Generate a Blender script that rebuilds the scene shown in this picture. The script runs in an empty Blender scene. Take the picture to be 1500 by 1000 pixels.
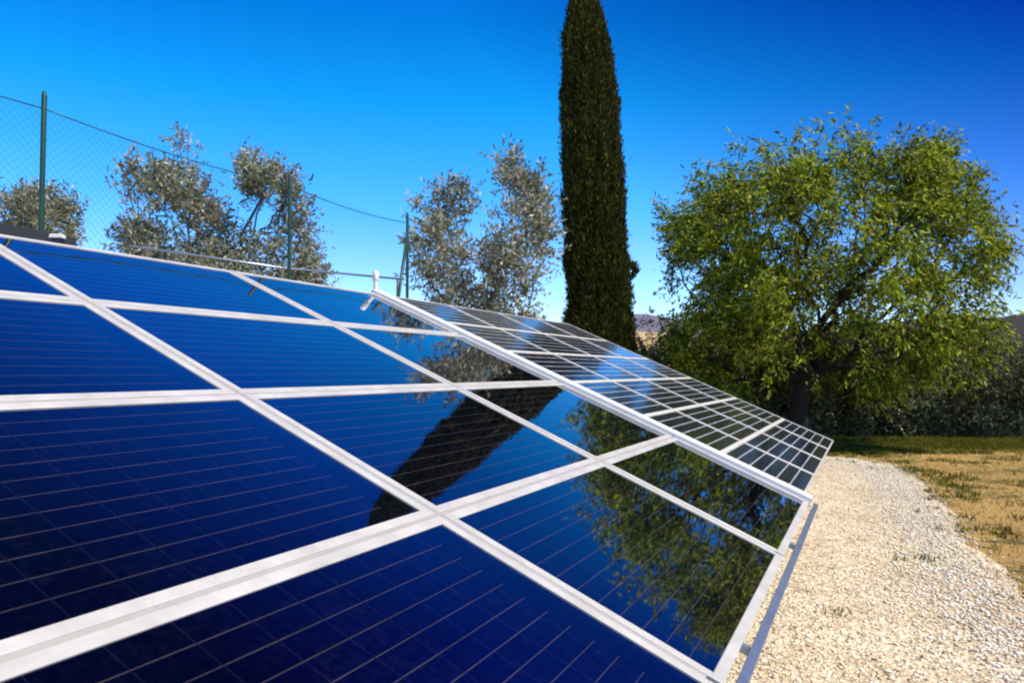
import bpy, bmesh, math, random
import numpy as np
from mathutils import Vector, Matrix, noise
random.seed(7)
rng = np.random.default_rng(11)
S = bpy.context.scene
COL = S.collection
H = 1.55                       # camera height over the ground
F = 1122.8                     # focal length in pixels of a 1500 px wide picture
PITCH = math.radians(2.233)
CAM = Vector((0, 0, H))

def at(px, py, Y):
    """world point seen at pixel (1500x1000) at forward distance Y"""
    a = (px-750)/F; b = -(py-500)/F
    dy = math.cos(PITCH)-b*math.sin(PITCH); dz = math.sin(PITCH)+b*math.cos(PITCH)
    return Vector((a*Y/dy, Y, H+dz*Y/dy))

# ------------------------------------------------------------------ helpers
def tag(o, label=None, cat=None, group=None, kind=None):
    if label: o['label'] = label
    if cat: o['category'] = cat
    if group: o['group'] = group
    if kind: o['kind'] = kind
    return o

def empty(name, loc=(0, 0, 0)):
    o = bpy.data.objects.new(name, None); COL.objects.link(o); o.location = loc
    o.empty_display_size = .1
    return o

def link(name, me, mat=None, parent=None, smooth=False):
    if mat and not me.materials: me.materials.append(mat)
    o = bpy.data.objects.new(name, me); COL.objects.link(o)
    if parent: o.parent = parent
    if smooth: me.polygons.foreach_set('use_smooth', [True]*len(me.polygons))
    return o

class MB:
    def __init__(s): s.v = []; s.f = []
    def box(s, x0, x1, y0, y1, z0, z1, c=0.0):
        """box with chamfered top edges"""
        n = len(s.v)
        if c:
            s.v += [(x0,y0,z0),(x1,y0,z0),(x1,y1,z0),(x0,y1,z0),
                    (x0,y0,z1-c),(x1,y0,z1-c),(x1,y1,z1-c),(x0,y1,z1-c),
                    (x0+c,y0+c,z1),(x1-c,y0+c,z1),(x1-c,y1-c,z1),(x0+c,y1-c,z1)]
            s.f += [(n+3,n+2,n+1,n)]
            for a in (0, 4):
                for i in range(4):
                    j = (i+1) % 4
                    s.f.append((n+a+i, n+a+j, n+a+4+j, n+a+4+i))
            s.f.append((n+8,n+9,n+10,n+11))
        else:
            s.v += [(x0,y0,z0),(x1,y0,z0),(x1,y1,z0),(x0,y1,z0),(x0,y0,z1),(x1,y0,z1),(x1,y1,z1),(x0,y1,z1)]
            s.f += [(n+3,n+2,n+1,n),(n+4,n+5,n+6,n+7)]
            for i in range(4):
                j = (i+1) % 4
                s.f.append((n+i,n+j,n+4+j,n+4+i))
        return s
    def tube(s, pts, rs, k=6, cap=True):
        pts = [Vector(p) for p in pts]
        if not hasattr(rs, '__len__'): rs = [rs]*len(pts)
        n0 = len(s.v); up = None
        for i, p in enumerate(pts):
            d = (pts[min(i+1, len(pts)-1)]-pts[max(i-1, 0)]).normalized()
            if up is None:
                up = d.orthogonal().normalized()
            up = (up - d*up.dot(d))
            up = up.normalized() if up.length > 1e-6 else d.orthogonal().normalized()
            w = d.cross(up)
            for j in range(k):
                a = 2*math.pi*j/k
                s.v.append(tuple(p+(up*math.cos(a)+w*math.sin(a))*rs[i]))
        for i in range(len(pts)-1):
            for j in range(k):
                a = n0+i*k+j; b = n0+i*k+(j+1) % k
                s.f.append((a, b, b+k, a+k))
        if cap:
            s.f.append(tuple(n0+j for j in reversed(range(k))))
            e = n0+(len(pts)-1)*k
            s.f.append(tuple(e+j for j in range(k)))
        return s
    def mesh(s, name='m'):
        me = bpy.data.meshes.new(name); me.from_pydata(s.v, [], s.f); me.update()
        return me
    def build(s, name, mat, parent=None, smooth=False):
        return link(name, s.mesh(name), mat, parent, smooth)

def fast_mesh(name, V, Fq):
    """numpy verts (n,3), faces (m,k)"""
    me = bpy.data.meshes.new(name)
    m, k = Fq.shape
    me.vertices.add(len(V)); me.vertices.foreach_set('co', V.astype(np.float32).ravel())
    me.loops.add(m*k); me.loops.foreach_set('vertex_index', Fq.astype(np.int32).ravel())
    me.polygons.add(m)
    me.polygons.foreach_set('loop_start', np.arange(0, m*k, k, dtype=np.int32))
    me.polygons.foreach_set('loop_total', np.full(m, k, dtype=np.int32))
    me.update(calc_edges=True)
    return me

# ------------------------------------------------------------------ materials
def mat(name):
    m = bpy.data.materials.new(name); m.use_nodes = True
    nt = m.node_tree; b = nt.nodes['Principled BSDF']
    return m, nt, b
def N(nt, t, **k):
    n = nt.nodes.new(t)
    for a, v in k.items(): setattr(n, a, v)
    return n
def ramp(nt, stops, fac=None, interp='LINEAR'):
    r = N(nt, 'ShaderNodeValToRGB'); r.color_ramp.interpolation = interp
    el = r.color_ramp.elements
    while len(el) > 1: el.remove(el[-1])
    el[0].position = stops[0][0]; el[0].color = (*stops[0][1], 1)
    for p, c in stops[1:]:
        e = el.new(p); e.color = (*c, 1)
    if fac is not None: nt.links.new(fac, r.inputs['Fac'])
    return r
def noise_n(nt, scale, detail=4, rough=.6, coord='Object', vec=None):
    n = N(nt, 'ShaderNodeTexNoise'); n.inputs['Scale'].default_value = scale
    n.inputs['Detail'].default_value = detail; n.inputs['Roughness'].default_value = rough
    if vec is None:
        t = N(nt, 'ShaderNodeTexCoord'); vec = t.outputs[coord]
    nt.links.new(vec, n.inputs['Vector'])
    return n
def mth(nt, op, a, b=None, clamp=False):
    n = N(nt, 'ShaderNodeMath', operation=op, use_clamp=clamp)
    for i, x in enumerate((a, b)):
        if x is None: continue
        if isinstance(x, (int, float)): n.inputs[i].default_value = x
        else: nt.links.new(x, n.inputs[i])
    return n.outputs[0]
def bump(nt, b, h, strength, dist):
    n = N(nt, 'ShaderNodeBump'); n.inputs['Strength'].default_value = strength; n.inputs['Distance'].default_value = dist
    nt.links.new(h, n.inputs['Height']); nt.links.new(n.outputs[0], b.inputs['Normal'])

def metal_mat(name, col, rough=.4, metallic=.1, var=.12, scale=6):
    m, nt, b = mat(name)
    n = noise_n(nt, scale, 5, .65)
    r = ramp(nt, [(.3, tuple(c*(1-var) for c in col)), (.7, tuple(min(1, c*(1+var*.5)) for c in col))], n.outputs['Fac'])
    nt.links.new(r.outputs[0], b.inputs['Base Color'])
    b.inputs['Roughness'].default_value = rough; b.inputs['Metallic'].default_value = metallic
    n2 = noise_n(nt, 90, 2, .5); bump(nt, b, n2.outputs['Fac'], .15, .001)
    return m
M_frame = metal_mat('anodised_frame', (.60, .58, .545), .38, .1, .22)
M_white = metal_mat('white_metal', (.78, .76, .72), .35, .0, .06)
M_strip = metal_mat('joint_aluminium', (.44, .42, .39), .45, .1, .15)
M_galv = metal_mat('galvanised_steel', (.38, .46, .60), .33, .75, .2, 14)
M_green = metal_mat('green_coated_steel', (.008, .060, .034), .45, 0, .3)
M_wire = metal_mat('green_wire', (.02, .10, .06), .5, 0, .3)
M_black = metal_mat('black_plastic', (.02, .02, .022), .5, 0, .2)

def glass_mat(name, base, pitch, off, lw, linecol, rough, v_len, u_len, border, linemix=1.0, cell_gap=None, wave=.045):
    """laminate under glass; local x along the long side, y along the short side"""
    m, nt, b = mat(name)
    tc = N(nt, 'ShaderNodeTexCoord'); sp = N(nt, 'ShaderNodeSeparateXYZ'); nt.links.new(tc.outputs['Object'], sp.inputs[0])
    x, y = sp.outputs[0], sp.outputs[1]
    fr = mth(nt, 'FRACT', mth(nt, 'DIVIDE', mth(nt, 'SUBTRACT', y, off), pitch))
    d = mth(nt, 'ABSOLUTE', mth(nt, 'SUBTRACT', fr, .5))           # line centre at fract=.5
    line = mth(nt, 'LESS_THAN', d, lw/2/pitch)
    inx = mth(nt, 'MULTIPLY', mth(nt, 'GREATER_THAN', x, border[0]), mth(nt, 'LESS_THAN', x, u_len-border[1]))
    iny = mth(nt, 'MULTIPLY', mth(nt, 'GREATER_THAN', y, .05), mth(nt, 'LESS_THAN', y, v_len-.05))
    line = mth(nt, 'MULTIPLY', mth(nt, 'MULTIPLY', line, inx), iny)
    line = mth(nt, 'MULTIPLY', line, linemix)
    n = noise_n(nt, 1.3, 3, .5)
    cr = ramp(nt, [(.3, tuple(c*.8 for c in base)), (.7, tuple(c*1.2 for c in base))], n.outputs['Fac'])
    # very faint fine grid fingers across the cells
    mix = N(nt, 'ShaderNodeMix', data_type='RGBA')
    nt.links.new(line, mix.inputs['Factor']); nt.links.new(cr.outputs[0], mix.inputs['A'])
    n3 = noise_n(nt, 5, 2, .5)
    lc = ramp(nt, [(.35, tuple(c*.6 for c in linecol)), (.65, linecol)], n3.outputs['Fac'])
    nt.links.new(lc.outputs[0], mix.inputs['B'])
    out = mix.outputs['Result']
    if cell_gap:
        gx, gw, gcol = cell_gap
        f2 = mth(nt, 'FRACT', mth(nt, 'DIVIDE', mth(nt, 'SUBTRACT', x, .03), gx))
        l2 = mth(nt, 'LESS_THAN', mth(nt, 'ABSOLUTE', mth(nt, 'SUBTRACT', f2, .5)), gw/2/gx)
        mx = N(nt, 'ShaderNodeMix', data_type='RGBA'); nt.links.new(l2, mx.inputs['Factor'])
        nt.links.new(out, mx.inputs['A']); mx.inputs['B'].default_value = (*gcol, 1); out = mx.outputs['Result']
    # thin uneven film of dust and dried water spots
    d1 = noise_n(nt, 38, 5, .75); d2 = noise_n(nt, 2.4, 5, .7)
    df = mth(nt, 'MULTIPLY', mth(nt, 'SUBTRACT', d1.outputs['Fac'], .45, True), mth(nt, 'SUBTRACT', d2.outputs['Fac'], .38, True))
    df = mth(nt, 'MULTIPLY', df, .20)
    dm = N(nt, 'ShaderNodeMix', data_type='RGBA'); nt.links.new(df, dm.inputs['Factor'])
    nt.links.new(out, dm.inputs['A']); dm.inputs['B'].default_value = (.34, .33, .31, 1); out = dm.outputs['Result']
    nt.links.new(out, b.inputs['Base Color'])
    if rough < .05: nt.links.new(mth(nt, 'MULTIPLY', line, .5), b.inputs['Metallic'])
    # dust smears make the gloss uneven
    nd = noise_n(nt, 3.0, 6, .7)
    rr = N(nt, 'ShaderNodeMapRange'); rr.inputs['From Min'].default_value = .35; rr.inputs['From Max'].default_value = .75
    rr.inputs['To Min'].default_value = rough; rr.inputs['To Max'].default_value = rough*1.8+.004
    nt.links.new(nd.outputs['Fac'], rr.inputs['Value']); nt.links.new(mth(nt, 'ADD', rr.outputs[0], mth(nt, 'MULTIPLY', line, .35)), b.inputs['Roughness'])
    b.inputs['IOR'].default_value = 1.8
    b.inputs['Coat Weight'].default_value = .8 if rough < .05 else .3; b.inputs['Coat IOR'].default_value = 1.8; b.inputs['Coat Roughness'].default_value = rough
    bump_to = b.inputs['Coat Normal']
    nb = noise_n(nt, 2.2, 2, .5)
    bump(nt, b, nb.outputs['Fac'], wave, .02)
    nt.links.new(b.inputs['Normal'].links[0].from_socket, bump_to)
    return m
UN, VN = 1.737, 1.0            # pitch of the large panels
UF, VF = 1.212, 4/6            # pitch of the small ones
M_glassN = glass_mat('blue_cell_glass', (.0005, .0007, .0055), .0755, -.002, .0031, (.10, .080, .082), .018, .98, 1.707, (.05, .17), cell_gap=(.1535, .0035, (.006, .007, .018)))
M_glassF = glass_mat('striped_cell_glass', (.016, .019, .028), .1045, -.032, .013, (.42, .44, .50), .11, .652, 1.197, (.02, .02), wave=.02)

def foliage_mat(name, stops, trans=.35, rough=.55, spec=.3):
    m, nt, b = mat(name)
    g = N(nt, 'ShaderNodeNewGeometry')
    r = ramp(nt, stops, g.outputs['Random Per Island'])
    n = noise_n(nt, .9, 3, .6)
    hs = N(nt, 'ShaderNodeHueSaturation')
    mr = N(nt, 'ShaderNodeMapRange'); mr.inputs['From Min'].default_value = .3; mr.inputs['From Max'].default_value = .7
    mr.inputs['To Min'].default_value = .7; mr.inputs['To Max'].default_value = 1.3
    nt.links.new(n.outputs['Fac'], mr.inputs['Value']); nt.links.new(mr.outputs[0], hs.inputs['Value'])
    nt.links.new(r.outputs[0], hs.inputs['Color'])
    nt.links.new(hs.outputs[0], b.inputs['Base Color'])
    b.inputs['Roughness'].default_value = rough
    b.inputs['Specular IOR Level'].default_value = spec
    tr = N(nt, 'ShaderNodeBsdfTranslucent'); nt.links.new(hs.outputs[0], tr.inputs['Color'])
    mx = N(nt, 'ShaderNodeMixShader'); mx.inputs[0].default_value = trans
    nt.links.new(b.outputs[0], mx.inputs[1]); nt.links.new(tr.outputs[0], mx.inputs[2])
    nt.links.new(mx.outputs[0], nt.nodes['Material Output'].inputs['Surface'])
    return m
M_leaf = foliage_mat('spring_leaf', [(0, (.020, .034, .004)), (.35, (.105, .155, .009)), (.7, (.29, .37, .016)), (.93, (.55, .62, .06)), (1, (.36, .22, .06))], .42)
M_olive = foliage_mat('olive_leaf', [(0, (.09, .09, .04)), (.4, (.22, .235, .13)), (.75, (.40, .42, .29)), (.93, (.68, .65, .60)), (1, (.45, .28, .15))], .3, .4)
M_cyp = foliage_mat('cypress_leaf', [(0, (.010, .014, .002)), (.5, (.030, .040, .005)), (.85, (.075, .085, .010)), (1, (.18, .14, .025))], .12, .7, .15)
M_scrub = foliage_mat('scrub_leaf', [(0, (.04, .05, .022)), (.5, (.13, .15, .075)), (.85, (.22, .24, .14)), (1, (.24, .23, .14))], .15, .7, .15)
M_twig = foliage_mat('dry_twig_leaf', [(0, (.045, .038, .022)), (.6, (.10, .085, .048)), (1, (.17, .14, .08))], .15, .7, .15)

def bark_mat(name, a, c):
    m, nt, b = mat(name)
    n = noise_n(nt, 9, 6, .7)
    r = ramp(nt, [(.3, a), (.7, c)], n.outputs['Fac']); nt.links.new(r.outputs[0], b.inputs['Base Color'])
    b.inputs['Roughness'].default_value = .9; bump(nt, b, n.outputs['Fac'], .6, .03)
    return m
M_bark = bark_mat('dark_bark', (.010, .007, .005), (.032, .024, .018))
M_barko = bark_mat('olive_bark', (.06, .05, .04), (.18, .15, .12))

# ------------------------------------------------------------------ the array plane
b_ = math.radians(25.075); t_ = math.radians(23.747)
DB = Vector((math.sin(b_), math.cos(b_), 0))
DD = Vector((math.cos(b_)*math.cos(t_), -math.sin(b_)*math.cos(t_), -math.sin(t_)))
DN = DB.cross(-DD)
ORG = CAM + Vector((2.0501, 5.4219, -.8928))      # lower end of the divider
def arr(u, v, w=0): return ORG+DB*u-DD*v+DN*w      # v counts up the slope
def arr_matrix(u, v, w=0):
    m = Matrix((DB, -DD, DN)).transposed().to_4x4(); m.translation = arr(u, v, w); return m

def panel_proto(name, L, W, fw, gm):
    root = empty(name)
    f = MB(); t = .040
    f.box(0, L, 0, fw, -t, 0, .0025)
    f.box(0, L, W-fw, W, -t, 0, .0025)
    f.box(0, fw, fw, W-fw, -t, -.0004, .0025)
    f.box(L-fw, L, fw, W-fw, -t, -.0004, .0025)
    fo = f.build('frame', M_frame, root)
    g = MB().box(fw-.002, L-fw+.002, fw-.002, W-fw+.002, -.012, -.005)
    go = g.build('glass_sheet', gm, root)
    bk = MB().box(L*.42, L*.58, W*.78, W*.9, -.038, -.0125)
    bk.build('junction_box', M_black, root)
    return root
def copy_tree(o):
    c = o.copy(); COL.objects.link(c)
    for ch in o.children:
        k = ch.copy(); COL.objects.link(k); k.parent = c
    return c

gN = 'large blue solar panels of the near array'
rowN = ['lowest row', 'second row from the bottom', 'second row from the top', 'top row']
colN = {1: 'touching the white divider', 2: 'middle column', 3: 'leftmost visible column', 4: 'column nearest the camera'}
protoN = panel_proto('solar_panel', UN-.028, VN-.018, .037, M_glassN)
first = True
for k in (1, 2, 3, 4):
    for i in range(4):
        o = protoN if first else copy_tree(protoN); first = False
        o.matrix_world = arr_matrix(-k*UN+.014, i*VN+.009 if i else -.040)
        if i == 0: o.scale = (1, 1.050, 1)      # the lowest row is a slightly longer panel
        extra = {}.get((k, i), '')
        tag(o, 'large blue solar panel, %s, %s%s' % (rowN[i], colN[k], extra), 'solar panel', gN)
gF = 'smaller striped solar panels past the divider'
rowF = ['lowest row', 'second row from the bottom', 'third row from the bottom', 'third row from the top', 'second row from the top', 'top row']
colF = ['first column past the white divider', 'second column past the white divider', 'second column from its far end', 'last column at its far end']
protoF = panel_proto('solar_panel', UF-.015, VF-.015, .018, M_glassF)
first = True
for k in range(4):
    for i in range(6):
        o = protoF if first else copy_tree(protoF); first = False
        o.matrix_world = arr_matrix(.13+k*UF+.0075, i*VF+.0075)
        tag(o, 'small striped solar panel, %s, %s' % (rowF[i], colF[k]), 'solar panel', gF)

# mounting structure
U0, U1 = -4*UN-.02, .13+4*UF+.02
ms = empty('mounting_rack'); ms.matrix_world = arr_matrix(0, 0)
tag(ms, 'metal rack carrying all the solar panels, with a blue-grey rail along its lower edge', 'rack')
def rackpart(mb, name, m): return mb.build(name, m, ms)
for i in range(1, 4):
    rackpart(MB().box(U0, -.03, i*VN-.0085, i*VN+.0085, -.030, -.0035), 'joint_strip', M_strip)
for k in range(1, 4):
    for i in range(4):
        rackpart(MB().box(-k*UN-.0135, -k*UN+.0135, i*VN+.0095, (i+1)*VN-.0095, -.030, -.0045), 'joint_strip', M_strip)
rackpart(MB().box(-.010, .126, -.046, 4*VN+.02, -.03, .030, .004), 'divider_bar', M_white)
for i in range(1, 6):
    rackpart(MB().box(.135, U1-.03, i*VF-.007, i*VF+.007, -.028, -.002), 'joint_strip', M_white)
for k in range(1, 4):
    for i in range(6):
        rackpart(MB().box(.13+k*UF-.007, .13+k*UF+.007, i*VF+.008, (i+1)*VF-.008, -.028, -.003), 'joint_strip', M_strip)
# lower rail, set off from the panels by a gap
lr = MB(); lr.box(U0-.1, .15, -.104, -.070, -.072, -.018, .003); rackpart(lr, 'lower_rail', M_galv)
for u in np.arange(U0+.5, .1, 1.74):
    c = MB().box(u-.014, u+.014, -.0695, -.03, -.066, -.041); rackpart(c, 'rail_clip', M_galv)
for v in (.35, 1.5, 2.6, 3.7):
    rackpart(MB().box(U0, U1, v-.02, v+.02, -.082, -.0415), 'purlin', M_galv)
for u in (-6.3, -4.1, -1.9, .06, 2.4, 4.8):
    rackpart(MB().box(u-.025, u+.025, .1, 3.95, -.145, -.083), 'rafter', M_galv)
def post_on(root, u, v, r=.035):
    inv = root.matrix_world.inverted()
    a = arr(u, v, -.146); g = Vector((a.x, a.y, -.3))
    MB().tube([inv @ g, inv @ a], r, 10).build('support_post', M_galv, root, True)
bpy.context.view_layer.update()
ms.matrix_world = arr_matrix(0, 0)
for u in (-6.3, -4.1, -1.9, .06, 2.4, 4.8):
    for v in (.5, 3.3): post_on(ms, u, v)

# white clamp post at the upper end of the divider
cp = empty('clamp_post'); p0 = arr(.05, 4*VN+.01, .0)
cp.location = p0
tag(cp, 'small white clamp post standing at the upper end of the white divider', 'clamp')
MB().tube([(0, 0, -.08), (0, 0, .09), (-.004, 0, .125)], [.022, .02, .018], 10).build('shaft', M_white, cp, True)
MB().tube([(0, 0, .1), (0, 0, .115), (0, 0, .185), (0, 0, .2)], [.018, .028, .030, .020], 12).build('cap', M_white, cp, True)

# black junction housing with a white cap on the upper edge, and the dark panel edge behind it
jb = empty('junction_housing'); jb.location = at(84, 350, 4.35)
tag(jb, 'small white capped housing on the upper array edge at far left', 'housing')
MB().box(-.030, .030, -.02, .02, -.07, .004, .003).build('body', M_black, jb)
MB().box(-.034, .034, -.024, .024, .0045, .026, .006).build('cap', M_white, jb)
# dark panel of the next row
q = empty('solar_panel'); tag(q, 'dark blue panel of another row showing just above the upper array edge at far left', 'solar panel')
a0 = at(-160, 292, 4.7); a1 = at(112, 349, 5.2)
ex = (a1-a0).normalized(); ez = Vector((.2, .12, .97)); ey = ez.cross(ex).normalized(); ez = ex.cross(ey).normalized()
mm = Matrix((ex, ey, ez)).transposed().to_4x4(); mm.translation = a0; q.matrix_world = mm
Lq = (a1-a0).length
MB().box(0, Lq, 0, .02, -.095, 0, .002).box(0, Lq, .96, .98, -.04, 0, .002).box(0, .02, .02, .96, -.04, -.0004, .002).box(Lq-.02, Lq, .02, .96, -.04, -.0004, .002).build('frame', M_black, q)
MB().box(.018, Lq-.018, .018, .962, -.014, -.006).build('glass_sheet', M_glassN, q)
inv = q.matrix_world.inverted()
bpy.context.view_layer.update(); inv = mm.inverted()
for x in (.3, Lq-.3):
    a = mm @ Vector((x, .5, -.041)); MB().tube([inv @ Vector((a.x, a.y, -.2)), inv @ a], .025, 8).build('support_post', M_galv, q, True)

# ------------------------------------------------------------------ ground
def vnoise(x, y, s, z=0): return noise.noise(Vector((x*s, y*s, z)))
def ground_h(x, y):
    return .03*vnoise(x, y, .25)*min(1, max(0, (math.hypot(x, y)-20)/20))
def path_edge(y):       # right margin of the gravel
    pts = [(-6, .6), (0, 2.0), (3.8, 3.1), (5.2, 3.5), (6.3, 3.85), (8.0, 4.62), (10.8, 5.75), (12.6, 6.3), (13.6, 6.1), (14.6, 5.3), (15.4, 4.0)]
    for (a, xa), (c, xc) in zip(pts, pts[1:]):
        if a <= y <= c: return xa+(xc-xa)*(y-a)/(c-a)
    return xa
m, nt, b = mat('dry_meadow')
n1 = noise_n(nt, .8, 6, .7); n2 = noise_n(nt, 9, 5, .75); n3 = noise_n(nt, 45, 4, .8)
straw = ramp(nt, [(.3, (.24, .12, .02)), (.5, (.58, .36, .10)), (.7, (.76, .54, .20))], n3.outputs['Fac'])
grn = ramp(nt, [(.3, (.04, .045, .005)), (.7, (.16, .16, .02))], n3.outputs['Fac'])
msk = mth(nt, 'ADD', mth(nt, 'MULTIPLY', n1.outputs['Fac'], .65), mth(nt, 'MULTIPLY', n2.outputs['Fac'], .45))
mr = N(nt, 'ShaderNodeMapRange'); mr.inputs['From Min'].default_value = .55; mr.inputs['From Max'].default_value = .62
nt.links.new(msk, mr.inputs['Value'])
mx = N(nt, 'ShaderNodeMix', data_type='RGBA'); nt.links.new(mr.outputs[0], mx.inputs['Factor'])
nt.links.new(straw.outputs[0], mx.inputs['A']); nt.links.new(grn.outputs[0], mx.inputs['B'])
nt.links.new(mx.outputs['Result'], b.inputs['Base Color']); b.inputs['Roughness'].default_value = .95
bump(nt, b, n3.outputs['Fac'], .8, .05)
M_meadow = m
xs = np.concatenate([-np.geomspace(900, 30, 14), np.linspace(-26, 30, 57), np.geomspace(34, 900, 14)])
ys = np.concatenate([-np.geomspace(300, 14, 8), np.linspace(-10, 40, 51), np.geomspace(44, 1500, 16)])
V = np.array([(x, y, ground_h(x, y)) for y in ys for x in xs]); nx = len(xs)
Fq = np.array([(j*nx+i, j*nx+i+1, (j+1)*nx+i+1, (j+1)*nx+i) for j in range(len(ys)-1) for i in range(nx-1)])
g = link('ground', fast_mesh('ground', V, Fq), M_meadow); tag(g, 'dry straw coloured meadow with green patches', 'ground', kind='structure')

m, nt, b = mat('gravel_bed')
vo = N(nt, 'ShaderNodeTexVoronoi'); vo.inputs['Scale'].default_value = 32
tc = N(nt, 'ShaderNodeTexCoord'); nt.links.new(tc.outputs['Object'], vo.inputs['Vector'])
sc = N(nt, 'ShaderNodeSeparateColor'); nt.links.new(vo.outputs['Color'], sc.inputs[0])
cr = ramp(nt, [(0, (.40, .30, .18)), (.25, (.62, .50, .33)), (.6, (.74, .62, .44)), (1, (.82, .73, .56))], sc.outputs[0])
nn = noise_n(nt, .7, 5, .7)
c2 = ramp(nt, [(.35, (.74, .66, .56)), (.6, (1, 1, 1))], nn.outputs['Fac'])
mx = N(nt, 'ShaderNodeMix', data_type='RGBA', blend_type='MULTIPLY'); mx.inputs['Factor'].default_value = 1
nt.links.new(cr.outputs[0], mx.inputs['A']); nt.links.new(c2.outputs[0], mx.inputs['B'])
nt.links.new(mx.outputs['Result'], b.inputs['Base Color']); b.inputs['Roughness'].default_value = .95
bump(nt, b, vo.outputs['Distance'], .7, .02)
M_gravel = m
mb = MB(); yy = np.arange(-6, 15.41, .12)
for y in yy:
    e = path_edge(y)+.16*vnoise(0, y, .9)+.07*vnoise(3, y, 4)
    l = e-7 if y < 13.6 else e-7+ (y-13.6)*1.5
    for k in range(6): mb.v.append((l+(e-l)*k/5, float(y), .006))
for j in range(len(yy)-1):
    for k in range(5):
        a = j*6+k; mb.f.append((a, a+1, a+7, a+6))
gp = mb.build('gravel_path', M_gravel); tag(gp, 'pale gravel path running along the lower edge of the array', 'path', kind='structure')

def ico():
    bm = bmesh.new(); bmesh.ops.create_icosphere(bm, subdivisions=1, radius=1)
    v = np.array([tuple(x.co) for x in bm.verts]); f = np.array([[q.index for q in p.verts] for p in bm.faces]); bm.free()
    return v, f
IV, IF = ico()
def pebbles(name, P, R, m):
    n = len(P)
    jit = 1+rng.uniform(-.28, .28, (n, 12, 1))
    sc = np.stack([rng.uniform(.7, 1.4, n), rng.uniform(.7, 1.2, n), rng.uniform(.45, .8, n)], 1)
    a = rng.uniform(0, 6.28, n); ca, sa = np.cos(a), np.sin(a)
    v = IV[None]*jit*sc[:, None, :]*R[:, None, None]
    x = v[..., 0]*ca[:, None]-v[..., 1]*sa[:, None]; y = v[..., 0]*sa[:, None]+v[..., 1]*ca[:, None]
    v = np.stack([x, y, v[..., 2]], 2)+P[:, None, :]
    f = IF[None]+(np.arange(n)*12)[:, None, None]
    return link(name, fast_mesh(name, v.reshape(-1, 3), f.reshape(-1, 3)), m)
m, nt, b = mat('pale_stone')
gg = N(nt, 'ShaderNodeNewGeometry')
cr = ramp(nt, [(0, (.20, .14, .08)), (.06, (.42, .30, .18)), (.3, (.66, .54, .37)), (.65, (.78, .68, .50)), (1, (.88, .82, .68))], gg.outputs['Random Per Island'])
nt.links.new(cr.outputs[0], b.inputs['Base Color']); b.inputs['Roughness'].default_value = .9
M_stone = m
n = 52000
Y = rng.uniform(1.5, 14.4, n); Y = np.where(rng.random(n) < .35, rng.uniform(1.5, 6, n), Y)
E = np.array([path_edge(y) for y in Y])
dx = rng.uniform(0, 1, n)**.8*4.2
X = E-dx+rng.normal(0, .10, n)
R = rng.uniform(.0045, .0105, n)*(1+.6*(rng.random(n) < .08))
P = np.stack([X, Y, .006+R*.25], 1)
tag(pebbles('gravel', P, R, M_stone), 'loose cream coloured gravel stones on the path', 'gravel', kind='stuff')
# chalky coarse band along the right margin
n = 6500
Y = rng.uniform(2.5, 13.6, n); E = np.array([path_edge(y) for y in Y])
P = np.stack([E-.40+rng.normal(0, .22, n), Y, np.full(n, .012)], 1)
m, nt, b = mat('chalk_stone'); gg = N(nt, 'ShaderNodeNewGeometry')
cr = ramp(nt, [(0, (.42, .36, .26)), (.4, (.70, .63, .49)), (1, (.85, .80, .68))], gg.outputs['Random Per Island'])
nt.links.new(cr.outputs[0], b.inputs['Base Color']); b.inputs['Roughness'].default_value = .9
tag(pebbles('chalk_gravel', P, rng.uniform(.006, .015, n), m), 'coarser white stones along the grass side of the path', 'gravel', kind='stuff')

def blades(name, P, hgt, wid, m, nper=5, lean=.5):
    n = len(P); P = np.repeat(P, nper, 0); hgt = np.repeat(hgt, nper)*rng.uniform(.5, 1.1, n*nper)
    n = len(P)
    P = P+np.stack([rng.normal(0, .03, n), rng.normal(0, .03, n), np.zeros(n)], 1)
    a = rng.uniform(0, 6.28, n); w = np.stack([np.cos(a), np.sin(a), np.zeros(n)], 1)*wid/2
    d = np.stack([rng.normal(0, lean, n), rng.normal(0, lean, n), np.ones(n)], 1); d /= np.linalg.norm(d, axis=1)[:, None]
    tip = P+d*hgt[:, None]
    mid = P+d*(hgt*.55)[:, None]+np.array([0, 0, 1])*(hgt*.08)[:, None]
    V = np.stack([P-w, P+w, mid+w*.8, mid-w*.8, tip], 1).reshape(-1, 3)
    b0 = np.arange(n)*5
    F1 = np.stack([b0, b0+1, b0+2], 1); F2 = np.stack([b0, b0+2, b0+3], 1); F3 = np.stack([b0+3, b0+2, b0+4], 1)
    return link(name, fast_mesh(name, V, np.concatenate([F1, F2, F3])), m)
M_straw = foliage_mat('straw', [(0, (.28, .12, .025)), (.5, (.60, .38, .11)), (1, (.80, .60, .26))], .2, .8, .1)
M_grass = foliage_mat('grass', [(0, (.03, .035, .004)), (.5, (.11, .12, .012)), (1, (.26, .24, .04))], .3, .8, .1)
PS, PG = [], []
for _ in range(42000):
    y = random.uniform(3, 23); x = random.uniform(2.5, 16)
    if abs(x) > y*.75+1 or (y < 15.2 and x < path_edge(y)-.05): continue
    gmask = vnoise(x, y, .55, 3)*.7+vnoise(x, y, 1.8, 8)*.5 + (.55 if y > 14.6 else 0) + (.25 if x < path_edge(min(y, 15))+.5 and y > 9 else 0)
    if gmask > .16: PG.append((x, y, 0))
    elif random.random() < .6: PS.append((x, y, 0))
for _ in range(16000):       # green strip in front of the scrub
    y = random.uniform(14.4, 17.6); x = random.uniform(5, 14)
    if vnoise(x, y, .9, 13) > -.15-(y-14.4)*.12: PG.append((x, y, 0))
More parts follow.
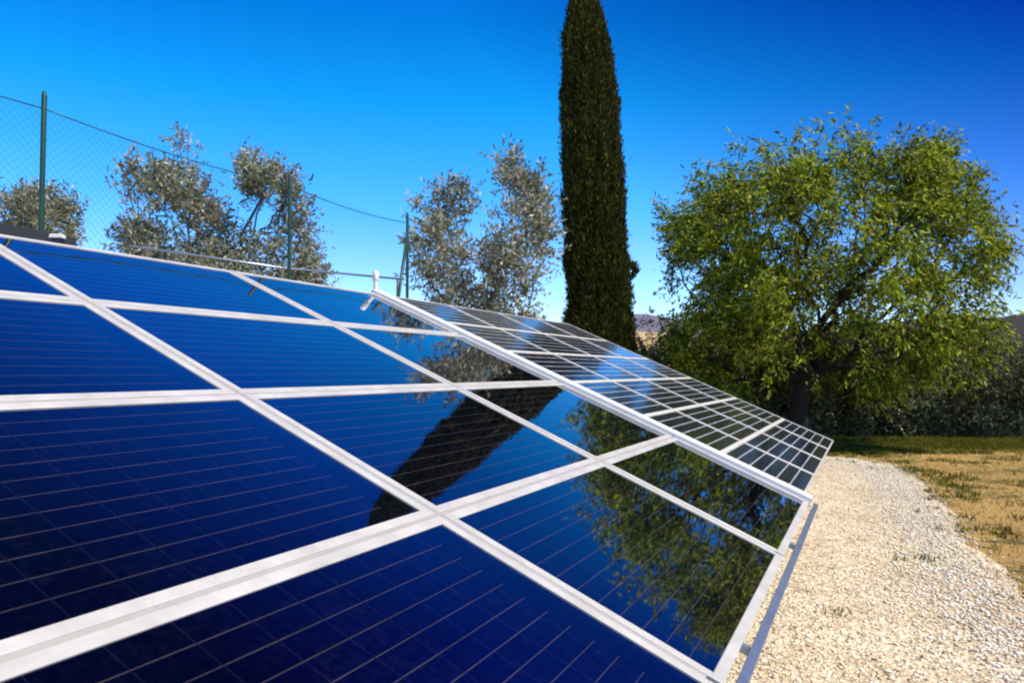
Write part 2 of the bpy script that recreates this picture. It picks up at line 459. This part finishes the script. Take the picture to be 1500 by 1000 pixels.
for _ in range(32):         # sparse weeds in the gravel
    y = random.uniform(4.2, 14); x = path_edge(y)-random.uniform(0, 1) ** 2*2.2-.1
    if vnoise(x, y, 1.1, 5) > .08:
        for q_ in range(3): PG.append((x+random.gauss(0, .04), y+random.gauss(0, .04), .006))
PS = np.array(PS); PG = np.array(PG)
tag(blades('dry_grass', PS, rng.uniform(.03, .08, len(PS)), .007, M_straw, 5, .9), 'straw coloured dry grass beside the path', 'grass', kind='stuff')
tag(blades('green_grass', PG, rng.uniform(.04, .10, len(PG)), .009, M_grass, 6, .7), 'green grass tufts in patches beyond the path', 'grass', kind='stuff')

# ------------------------------------------------------------------ hills
m, nt, b = mat('bare_woodland')
n1 = noise_n(nt, .06, 8, .7); n2 = noise_n(nt, .5, 4, .8)
cr = ramp(nt, [(.35, (.020, .015, .012)), (.5, (.045, .032, .026)), (.65, (.07, .05, .038))], mth(nt, 'ADD', mth(nt, 'MULTIPLY', n1.outputs['Fac'], .5), mth(nt, 'MULTIPLY', n2.outputs['Fac'], .5)))
nt.links.new(cr.outputs[0], b.inputs['Base Color']); b.inputs['Roughness'].default_value = 1; bump(nt, b, n2.outputs['Fac'], 1, 2)
M_wood = m
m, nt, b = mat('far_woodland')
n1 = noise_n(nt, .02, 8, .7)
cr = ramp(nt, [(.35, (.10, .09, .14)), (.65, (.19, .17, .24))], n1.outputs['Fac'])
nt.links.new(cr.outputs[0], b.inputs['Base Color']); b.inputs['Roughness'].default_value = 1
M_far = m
def ridge(name, d0, d1, prof, m, label, rough):
    """prof: list of (azimuth px, top py at ridge)"""
    V, cols = [], 90
    pxs = np.linspace(prof[0][0], prof[-1][0], cols)
    for j in range(9):
        t = j/8
        for i, px in enumerate(pxs):
            py = np.interp(px, [p[0] for p in prof], [p[1] for p in prof])
            dd = d0+(d1-d0)*min(t*1.4, 1.4)
            x = (px-750)/F*dd
            zt = H+(544-py)/F*d1
            s = math.sin(min(t*1.4, 1)*math.pi/2) if t*1.4 <= 1 else 1-(t*1.4-1)
            z = (zt+rough*noise.fractal(Vector((x*.02, dd*.02, 1)), 1, 2, 5)*3)*s-1*(1-s)
            V.append((x, dd, z))
    Fq = [(j*cols+i, j*cols+i+1, (j+1)*cols+i+1, (j+1)*cols+i) for j in range(8) for i in range(cols-1)]
    o = link(name, fast_mesh(name, np.array(V), np.array(Fq)), m, smooth=True)
    return tag(o, label, 'hill', kind='structure')
ridge('far_hill', 520, 900, [(-1500, 540), (300, 500), (700, 480), (840, 474), (935, 463), (990, 470), (1200, 492), (1500, 500), (2600, 525)], M_far, 'far purple wooded ridge behind the cypress', 3)
ridge('wooded_hill', 90, 190, [(980, 560), (1150, 500), (1300, 480), (1420, 474), (1500, 465), (1700, 450), (2600, 470)], M_wood, 'brown wooded hill at the right edge', 1.0)
m, nt, b = mat('ochre_field')
n1 = noise_n(nt, .3, 6, .7)
cr = ramp(nt, [(.35, (.16, .14, .05)), (.5, (.42, .30, .14)), (.65, (.55, .40, .22))], n1.outputs['Fac'])
nt.links.new(cr.outputs[0], b.inputs['Base Color']); b.inputs['Roughness'].default_value = 1
ridge('field_slope', 40, 75, [(500, 560), (760, 520), (880, 492), (930, 484), (1000, 492), (1150, 515), (1300, 545)], m, 'ochre field slope glimpsed between the cypress and the green tree', .25)

# ------------------------------------------------------------------ trees
def leaf_mesh(name, C, Ddir, L, W):
    n = len(C)
    Ddir = Ddir/np.linalg.norm(Ddir, axis=1)[:, None]
    r = rng.normal(size=(n, 3)); w = np.cross(Ddir, r); w /= np.linalg.norm(w, axis=1)[:, None]+1e-9
    L = L[:, None]; W = W[:, None]
    nrm = np.cross(Ddir, w)
    V = np.stack([C, C+Ddir*L*.45+w*W*.5+nrm*L*.06, C+Ddir*L, C+Ddir*L*.45-w*W*.5+nrm*L*.06], 1).reshape(-1, 3)
    return fast_mesh(name, V, np.arange(n*4).reshape(n, 4))

def skeleton(base, fork, pts, bias=.35):
    nodes = [Vector(base), Vector(fork)]; par = [-1, 0]; plen = [0, (Vector(fork)-Vector(base)).length]
    P = sorted([Vector(p) for p in pts], key=lambda p: (p-nodes[1]).length)
    A = np.zeros((len(P)+2, 3)); A[0] = nodes[0]; A[1] = nodes[1]
    PL = np.zeros(len(P)+2); PL[1] = 0; PL[0] = 99
    k = 2
    for p in P:
        d = np.linalg.norm(A[:k]-np.array(p), axis=1)
        cost = d+bias*PL[:k]; j = int(cost.argmin())
        A[k] = p; PL[k] = PL[j]+d[j]; par.append(j); nodes.append(p); k += 1
    cnt = [0]*k
    for i in range(k-1, 0, -1):
        cnt[i] += 1; cnt[par[i]] += cnt[i]
    return nodes, par, cnt

def tree(name, label, cat, base, fork, pts, r_trunk, r_min, leafm, barkm, nleaf, L, W, spread, droop=0., group=None, dens=None, root=None, power=.5, out=0.5, upw=0):
    base = Vector(base); root = empty(name, base); tag(root, label, cat, group)
    nodes, par, cnt = skeleton(base, fork, pts)
    tot = cnt[0] if cnt[0] else 1
    mb = MB()
    rad = [max(r_min, r_trunk*(c/tot)**power) for c in cnt]; rad[0] = r_trunk*1.25
    for i in range(1, len(nodes)):
        a, c = nodes[par[i]]-base, nodes[i]-base
        r0 = min(rad[par[i]], rad[i]*1.35) if par[i] > 0 else rad[0]
        L_ = (c-a).length; mid = (a+c)/2+Vector((random.gauss(0, .05), random.gauss(0, .05), random.gauss(0, .05)+.02))*L_
        mb.tube([a, mid, c], [r0, (r0+rad[i])/2, rad[i]], 8 if rad[i] > .05 else 4, cap=False)
    mb.build('trunk', barkm, root, True)
    Cc = np.array([tuple(n-base) for n in nodes[2:]])
    ctr = Cc.mean(0)
    w = np.array([1.0 if c < 6 else .35 for c in cnt[2:]]); w /= w.sum()
    idx = rng.choice(len(Cc), nleaf, p=w)
    # leaves hang in short sprays around each twig end
    nsp = nleaf//9+1
    spi = rng.choice(len(Cc), nsp, p=w)
    sp0 = Cc[spi]+rng.normal(0, spread, (nsp, 3))*np.array([1, 1, .8])
    od = Cc[spi]-ctr; od /= np.linalg.norm(od, axis=1)[:, None]+1e-6
    sd = rng.normal(0, .6, (nsp, 3))+od*out; sd[:, 2] += -droop+upw; sd /= np.linalg.norm(sd, axis=1)[:, None]
    s = rng.integers(0, nsp, nleaf); tpos = rng.uniform(0, 1, nleaf)
    slen = np.repeat(L*3.2, nleaf)
    C = sp0[s]+sd[s]*(tpos*slen)[:, None]+rng.normal(0, L*.12, (nleaf, 3))
    Dd = sd[s]*.7+rng.normal(0, .6, (nleaf, 3)); Dd[:, 2] -= droop*.5
    LL = L*rng.uniform(.6, 1.3, nleaf); WW = W*rng.uniform(.6, 1.3, nleaf)
    link('crown', leaf_mesh('crown', C, Dd, LL, WW), leafm, root)
    return root

# the green spreading tree
TY = 16.6
def outline_pts(n, poly, Y, depth, void=.0, seed=0, vs=.55, zfloor=None, inner=.0):
    """points in a crown whose outline follows poly (px) when seen from the array, with real depth"""
    P = [at(px, py, Y) for px, py in poly]; xs_ = [p.x for p in P]; zs_ = [p.z for p in P]
    x0, x1, z0, z1 = min(xs_), max(xs_), min(zs_), max(zs_); cx, cz = (x0+x1)/2, (z0+z1)/2
    def inside(x, z):
        c = False; j = len(P)-1
        for i in range(len(P)):
            if (zs_[i] > z) != (zs_[j] > z) and x < (xs_[j]-xs_[i])*(z-zs_[i])/(zs_[j]-zs_[i])+xs_[i]: c = not c
            j = i
        return c
    out = []; tries = 0
    while len(out) < n and tries < n*60:
        tries += 1
        x = random.uniform(x0, x1); z = random.uniform(z0, z1)
        if not inside(x, z): continue
        # distance to the middle sets how deep the crown is here
        e = math.sqrt(((x-cx)/((x1-x0)/2))**2+((z-cz)/((z1-z0)/2))**2)
        dmax = depth*math.sqrt(max(.06, 1-min(e, 1)**2))
        y = Y+random.uniform(-1, 1)*dmax
        r = math.sqrt(min(1, e)**2+((y-Y)/depth)**2)
        if random.random() > .35+.75*r: continue
        if noise.noise(Vector((x*vs+seed, y*vs, z*vs))) < void: continue
        out.append(Vector((x, y, z)))
    return out
poly = [(1000, 262), (1050, 215), (1125, 212), (1150, 188), (1210, 178), (1250, 192), (1300, 200), (1345, 185), (1400, 205), (1435, 225), (1425, 262), (1462, 290), (1480, 335),
        (1458, 385), (1435, 425), (1395, 450), (1400, 495), (1345, 520), (1290, 540), (1250, 555), (1180, 545), (1110, 560), (1040, 575), (985, 545), (945, 500), (960, 455), (965, 420), (985, 350), (980, 300)]
poly = [(1200+(x-1208)*.875, 385+(y-385)*(.89 if y < 385 else 1)) for x, y in poly]
pts = outline_pts(480, poly, TY, 3.4, -.06, 2.0, .8)
poly2 = [(1217+(x-1217)*.93, 380+(y-380)*.94) for x, y in poly]
for c_ in outline_pts(170, poly2, TY, 3.3, -.10, 6.0, .75):
    out_ = Vector((c_.x-at(1217, 400, TY).x, c_.y-TY, c_.z-3.2)).normalized()
    for _ in range(random.randint(4, 10)):
        g_ = Vector((random.gauss(0, .22), random.gauss(0, .22), random.gauss(0, .22)))
        pts.append(c_+g_+out_*abs(random.gauss(0, .20))+Vector((0, 0, -.10)))
bx = at(1180, 632, TY)
tree('almond_tree', 'broad spreading tree with fresh yellow-green spring leaves and a dark trunk', 'tree', (bx.x, TY, -.05), at(1178, 560, TY), pts,
     .19, .006, M_leaf, M_bark, 100000, .125, .042, .085, droop=.45, out=.8)

# cypress
def cypress():
    Y0 = 16.0
    prof = [(520, 826, 928), (480, 827, 926), (440, 828, 925), (400, 828, 924), (360, 827, 920), (300, 826, 915), (240, 825, 911), (180, 823, 906), (130, 823, 901), (90, 824, 897), (55, 826, 889), (20, 833, 879), (0, 836, 872), (-22, 845, 862), (-40, 852, 855)]
    z, cx, rr = [], [], []
    for py, a, c in prof:
        p0, p1 = at(a, py, Y0), at(c, py, Y0); z.append(p0.z); cx.append((p0.x+p1.x)/2); rr.append((p1.x-p0.x)/2*.955)
    z = [-.05, .6, 1.0]+z; cx = [cx[0]]*3+cx; rr = [.16, .4, .6]+rr
    base = Vector((cx[0], Y0, 0)); root = empty('cypress_tree', base)
    tag(root, 'tall narrow dark cypress rising past the top of the picture', 'tree')
    z = np.array(z); cx = np.array(cx)-base.x; rr = np.array(rr)
    mb = MB().tube([(0, 0, -.1), (0, 0, .8), (cx[8], 0, 5), (cx[-2], 0, z[-2])], [.17, .15, .09, .02], 10); mb.build('trunk', M_bark, root, True)
    # dense inner foliage body
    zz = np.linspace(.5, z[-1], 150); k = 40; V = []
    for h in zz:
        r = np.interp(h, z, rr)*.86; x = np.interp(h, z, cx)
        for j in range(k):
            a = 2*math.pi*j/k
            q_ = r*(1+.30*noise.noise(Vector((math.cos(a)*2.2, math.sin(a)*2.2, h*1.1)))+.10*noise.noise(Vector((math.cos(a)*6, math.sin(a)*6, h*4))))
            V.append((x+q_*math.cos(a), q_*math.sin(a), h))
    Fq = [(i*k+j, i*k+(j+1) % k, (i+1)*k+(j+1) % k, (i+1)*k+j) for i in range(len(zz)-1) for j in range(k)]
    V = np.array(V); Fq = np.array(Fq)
    n = 105000
    h = rng.uniform(.5, z[-1], n); r = np.interp(h, z, rr); keep = rng.random(n) < (r/rr.max())**.6+.1
    h, r = h[keep], r[keep]; n = len(h); a = rng.uniform(0, 6.283, n)
    lump = np.array([.15*noise.noise(Vector((math.cos(t)*2.2, math.sin(t)*2.2, q_*1.1)))+.16*noise.noise(Vector((math.cos(t)*5, math.sin(t)*5, q_*2.2))) for t, q_ in zip(a, h)])
    rad = r*(rng.uniform(.80, .985, n)+lump)+rng.exponential(.018, n)
    x = np.interp(h, z, cx)
    C = np.stack([x+rad*np.cos(a), rad*np.sin(a), h], 1)
    Dd = np.stack([np.cos(a)*.45, np.sin(a)*.45, np.full(n, 1.)], 1)+rng.normal(0, .3, (n, 3))
    # a stray sprig low on the right flank and one higher up
    for px_, py_, rr_, m_ in ((931, 398, .10, 500), (908, 152, .05, 120)):
        p_ = at(px_, py_, Y0)-base
        hh = rng.uniform(-1.6, 1.6, m_)
        C = np.concatenate([C, np.stack([p_.x+rng.normal(0, rr_*.35, m_)-abs(hh)*rr_*.6, p_.y+rng.normal(0, rr_, m_), p_.z+hh*rr_], 1)])
        Dd = np.concatenate([Dd, np.stack([np.full(m_, .3), np.zeros(m_), np.ones(m_)], 1)+rng.normal(0, .3, (m_, 3))])
    n = len(C)
    me = leaf_mesh('crown', C, Dd, rng.uniform(.05, .12, n), rng.uniform(.018, .036, n))
    o = link('crown', me, M_cyp, root)
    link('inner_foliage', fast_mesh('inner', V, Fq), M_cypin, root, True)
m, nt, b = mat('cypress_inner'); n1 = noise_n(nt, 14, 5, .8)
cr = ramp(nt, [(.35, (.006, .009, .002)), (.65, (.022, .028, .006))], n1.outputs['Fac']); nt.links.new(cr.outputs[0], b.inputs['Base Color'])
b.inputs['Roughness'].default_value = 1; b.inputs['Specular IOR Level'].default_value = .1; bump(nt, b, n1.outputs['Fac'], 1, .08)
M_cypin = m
cypress()
# little side growth low on the cypress
s0 = at(932, 400, 15.6)

# olives behind the fence
def olive(label, poly, Y, depth, fork_px, nP, nL, rt=.07, seed=1, void=-.12, L=.075, W=.022):
    p = outline_pts(nP, poly, Y, depth, void, seed, 1.3)
    f = at(fork_px[0], fork_px[1], Y)
    tree('olive_tree', label, 'tree', (f.x+random.uniform(-.15, .15), Y, -.05), f, p, rt, .006, M_olive, M_barko, int(nL*1.35), L*1.3, W*1.5, .075, droop=-.1, group='grey olive trees behind the fence', out=.6, upw=.25)
olive('grey olive tree with a pointed top standing between the first two fence posts', [(205, 285), (225, 250), (258, 245), (262, 205), (272, 205), (288, 240), (300, 262), (322, 262), (318, 300), (330, 330), (322, 380), (300, 430), (210, 430), (190, 370), (185, 340), (205, 320)], 13, 1.0, (255, 470), 300, 13000, seed=1)
olive('grey olive tree with leaning stems partly behind the second fence post', [(330, 250), (345, 228), (372, 235), (388, 262), (420, 262), (440, 290), (458, 310), (462, 345), (450, 385), (452, 420), (345, 430), (335, 370), (352, 330), (338, 290)], 13.5, 1.0, (385, 470), 240, 9500, seed=4, void=-.05)
olive('loose silvery olive tree just left of the tall cypress', [(612, 300), (625, 282), (650, 285), (652, 260), (668, 250), (685, 290), (705, 265), (722, 300), (735, 240), (758, 238), (770, 270), (790, 264), (800, 280), (798, 330), (800, 380), (788, 420), (782, 460), (780, 500), (625, 500), (612, 440), (618, 380), (612, 340)], 13, 1.3, (715, 540), 420, 15000, seed=7, void=-.06, L=.08)
olive('small olive crown cut off by the left edge of the picture', [(-120, 320), (-60, 270), (-10, 285), (15, 280), (38, 290), (35, 315), (20, 340), (10, 400), (-120, 400)], 13, 1., (-40, 450), 170, 6000, seed=9)
olive('low round olive tree right behind the first fence post', [(38, 310), (60, 290), (78, 272), (95, 290), (110, 300), (120, 335), (125, 400), (40, 400)], 14, .8, (85, 450), 150, 6000, seed=12)
# low scrub along the foot of the olives
def shrub(label, cx, top, width, Y, m, n=60, nl=3500, L=.07, W=.03, grp=None, seed=0, bottom=None):
    hw = width/2; z0 = 640 if bottom is None else bottom
    poly = [(cx-hw, top+ (z0-top)*.45), (cx-hw*.7, top+12), (cx-hw*.2, top), (cx+hw*.3, top+6), (cx+hw*.8, top+(z0-top)*.2), (cx+hw, top+(z0-top)*.5), (cx+hw*.9, z0), (cx-hw*.9, z0)]
    dep = width/2/F*Y*.9
    p = outline_pts(n, poly, Y, dep, -.5, seed, 1.)
    b0 = at(cx, z0, Y); z0w = max(.05, b0.z)
    tree('shrub', label, 'shrub', (b0.x, Y, -.05), (b0.x+.05, Y, max(.25, z0w*.6)), p, .06, .008, m, M_bark, nl, L, W, .12, droop=-.1, group=grp, out=.5)
shrub('low pale shrub under the pointed olive tree', 240, 366, 130, 12, M_olive, 70, 3500, seed=3, bottom=520)
shrub('low pale shrub between the two larger olive trees', 345, 384, 110, 12, M_olive, 60, 3000, seed=5, bottom=520)
shrub('small tuft-like shrub right of the second fence post', 452, 380, 50, 12, M_olive, 50, 1800, seed=8, bottom=520)

# scrub belt behind the green tree
words = ['first', 'second', 'third', 'fourth', 'fifth', 'sixth', 'seventh', 'eighth', 'ninth', 'tenth', 'eleventh', 'twelfth', 'thirteenth']
spec = [(950, 505, 120), (1010, 508, 130), (1070, 498, 140), (1130, 492, 150), (1190, 503, 150), (1245, 488, 150), (1295, 506, 140), (1345, 490, 160), (1400, 504, 150), (1450, 507, 160), (1505, 512, 170), (1570, 500, 190), (1650, 495, 210)]
for i, (cx, tp, w) in enumerate(spec):
    kind = i in (2, 7)
    shrub('%s shrub from the left in the scrub belt behind the green tree, %s' % (words[i], 'brown and twiggy' if kind else 'dull grey-green'),
          cx, tp, w, 18.6+(i % 3)*1.2, M_twig if kind else M_scrub, 170, 17000, .10, .042, 'scrub belt behind the green tree', seed=20+i, bottom=640)

# ------------------------------------------------------------------ fence
FH = None
fY = 5.6
P1 = at(65, 137, fY); d2 = fY*(1280-65)/(1280-425); d3 = fY*(1280-65)/(1280-597)
P2 = at(425, 258, d2); P3 = at(597, 317, d3)
top = (P1.z+P2.z+P3.z)/3
P1.z = P2.z = P3.z = top
P0 = P1-(P2-P1)
P4 = P3+Vector((P3.x*.98, P3.y, 0)).normalized()*4.2
fence = empty('wire_fence', (P1.x, P1.y, 0)); tag(fence, 'tall dark green chain-link fence with posts behind the array', 'fence')
off = Vector((P1.x, P1.y, 0))
for p in (P0, P1, P2, P3, P4):
    q_ = p-off
    mb = MB().tube([(q_.x, q_.y, -.2), (q_.x, q_.y, top+.0), (q_.x, q_.y, top+.03)], [.019, .019, .010], 10)
    mb.build('post', M_green, fence, True)
def bay(a, c, sag=.05):
    a = a-off; c = c-off; L_ = Vector((c.x-a.x, c.y-a.y)).length; ex_ = Vector((c.x-a.x, c.y-a.y, 0)).normalized()
    hgt = top-.10; st = .062
    mb = MB(); rr_ = .0008
    def line(x0, z0, x1, z1):
        mb.tube([(a.x+ex_.x*x0, a.y+ex_.y*x0, z0), (a.x+ex_.x*x1, a.y+ex_.y*x1, z1)], rr_, 3, cap=False)
    k = -hgt
    while k < L_:
        x0, z0 = (k, 0) if k >= 0 else (0, -k)
        x1, z1 = (k+hgt, hgt) if k+hgt <= L_ else (L_, L_-k)
        line(x0, z0, x1, z1)
        line(x0, hgt-z0, x1, hgt-z1)
        k += st
    mb.build('wire_mesh', M_wire, fence)
    for hz, nm, r_ in ((hgt, 'top_wire', .005), (top*.52, 'middle_wire', .003)):
        pts_ = [(a.x+(c.x-a.x)*t, a.y+(c.y-a.y)*t, hz-sag*4*t*(1-t)*(1 if nm == 'top_wire' else .2)) for t in np.linspace(0, 1, 13)]
        MB().tube(pts_, r_, 5).build(nm, M_wire, fence, True)
bay(P0, P1, .02); bay(P1, P2); bay(P2, P3); bay(P3, P4)
# raking strut of the corner post
q_ = P3-off; t3 = at(583, 440, d3*.97)-off
MB().tube([(q_.x, q_.y, top-.25), (t3.x, t3.y, t3.z), (t3.x+(t3.x-q_.x)*.9, t3.y+(t3.y-q_.y)*.9, -.1)], .02, 8).build('raking_strut', M_green, fence, True)

# long pipe seen above the upper edge of the array
pa, pb = at(190, 360, 9.5), at(592, 409, 12.0)
pipe = empty('water_pipe', (pa.x, pa.y, pa.z)); tag(pipe, 'thin grey pipe running level behind the fence above the upper array edge', 'pipe')
MB().tube([(0, 0, 0), (pb-pa)*.5+Vector((0, 0, -.05)), pb-pa], .016, 8).build('tube', M_galv, pipe, True)
for t in (.05, .5, .97):
    w_ = (pb-pa)*t; MB().tube([(w_.x, w_.y, -pa.z-.05), (w_.x, w_.y, w_.z-.02)], .02, 6).build('stake', M_barko, pipe, True)

# ------------------------------------------------------------------ sky, sun, camera
EL = math.radians(54)
az = math.radians(-30)         # sun to the right of the camera, a little behind it
sd = Vector((math.cos(EL)*math.cos(az), math.cos(EL)*math.sin(az), math.sin(EL)))
sun = bpy.data.lights.new('sun', 'SUN'); sun.energy = 3.6; sun.angle = math.radians(.53); sun.color = (1, .93, .80)
so = bpy.data.objects.new('sun', sun); COL.objects.link(so); so.rotation_euler = sd.to_track_quat('Z', 'Y').to_euler(); so.location = (10, 0, 20)
w = bpy.data.worlds.new('World'); S.world = w; w.use_nodes = True; nt = w.node_tree
bg = nt.nodes['Background']
sky = N(nt, 'ShaderNodeTexSky'); sky.sky_type = 'NISHITA'; sky.sun_disc = False
sky.sun_elevation = EL; sky.sun_rotation = math.atan2(sd.x, sd.y)
sky.altitude = 300; sky.air_density = 1.0; sky.dust_density = .3; sky.ozone_density = 3
hs = N(nt, 'ShaderNodeHueSaturation'); hs.inputs['Saturation'].default_value = 1.25; hs.inputs['Value'].default_value = 1.0
nt.links.new(sky.outputs[0], hs.inputs['Color'])
# polarised sky: deepest towards the upper right
tc = N(nt, 'ShaderNodeTexCoord'); dp = N(nt, 'ShaderNodeVectorMath', operation='DOT_PRODUCT')
nt.links.new(tc.outputs['Generated'], dp.inputs[0]); dp.inputs[1].default_value = Vector((.60, .20, .77)).normalized()
mr = N(nt, 'ShaderNodeMapRange'); mr.inputs['From Min'].default_value = .46; mr.inputs['From Max'].default_value = .76
mr.inputs['To Min'].default_value = 0; mr.inputs['To Max'].default_value = 1
nt.links.new(dp.outputs['Value'], mr.inputs['Value'])
tint = ramp(nt, [(0, (.002, .05, .09)), (.27, (.004, .09, .22)), (.34, (.006, .20, .62)), (.46, (.014, .46, 1.12)), (.58, (.012, .60, .95)), (.67, (.045, .80, 1.05)), (.80, (.36, .84, 1.2)), (.86, (.66, .86, 1.2)), (1, (1.0, 1.05, 1.2))], None)
sx = N(nt, 'ShaderNodeSeparateXYZ'); nt.links.new(tc.outputs['Generated'], sx.inputs[0])
m2 = N(nt, 'ShaderNodeMapRange'); m2.inputs['From Min'].default_value = 1.0; m2.inputs['From Max'].default_value = .0
nt.links.new(sx.outputs[2], m2.inputs['Value']); nt.links.new(m2.outputs[0], tint.inputs['Fac'])
v1 = N(nt, 'ShaderNodeVectorMath', operation='MULTIPLY'); nt.links.new(hs.outputs[0], v1.inputs[0]); nt.links.new(tint.outputs[0], v1.inputs[1])
dk = ramp(nt, [(0, (1, 1, 1)), (1, (.30, .15, .42))], mr.outputs[0])
v2 = N(nt, 'ShaderNodeVectorMath', operation='MULTIPLY'); nt.links.new(v1.outputs[0], v2.inputs[0]); nt.links.new(dk.outputs[0], v2.inputs[1])
nt.links.new(v2.outputs[0], bg.inputs['Color'])
bg.inputs['Strength'].default_value = .15
cam = bpy.data.cameras.new('camera'); co = bpy.data.objects.new('camera', cam); COL.objects.link(co)
cam.sensor_width = 36; cam.lens = F/1500*36; co.location = CAM; co.rotation_euler = (math.pi/2+PITCH, 0, 0)
cam.clip_start = .05; cam.clip_end = 5000
cam.dof.use_dof = True; cam.dof.focus_distance = 3.6; cam.dof.aperture_fstop = 5.6
S.camera = co
S.view_settings.view_transform = 'Standard'; S.view_settings.look = 'None'; S.view_settings.gamma = 1; S.view_settings.exposure = .7
S.render.engine = 'CYCLES'
S.cycles.max_bounces = 8; S.cycles.filter_width = 2.0
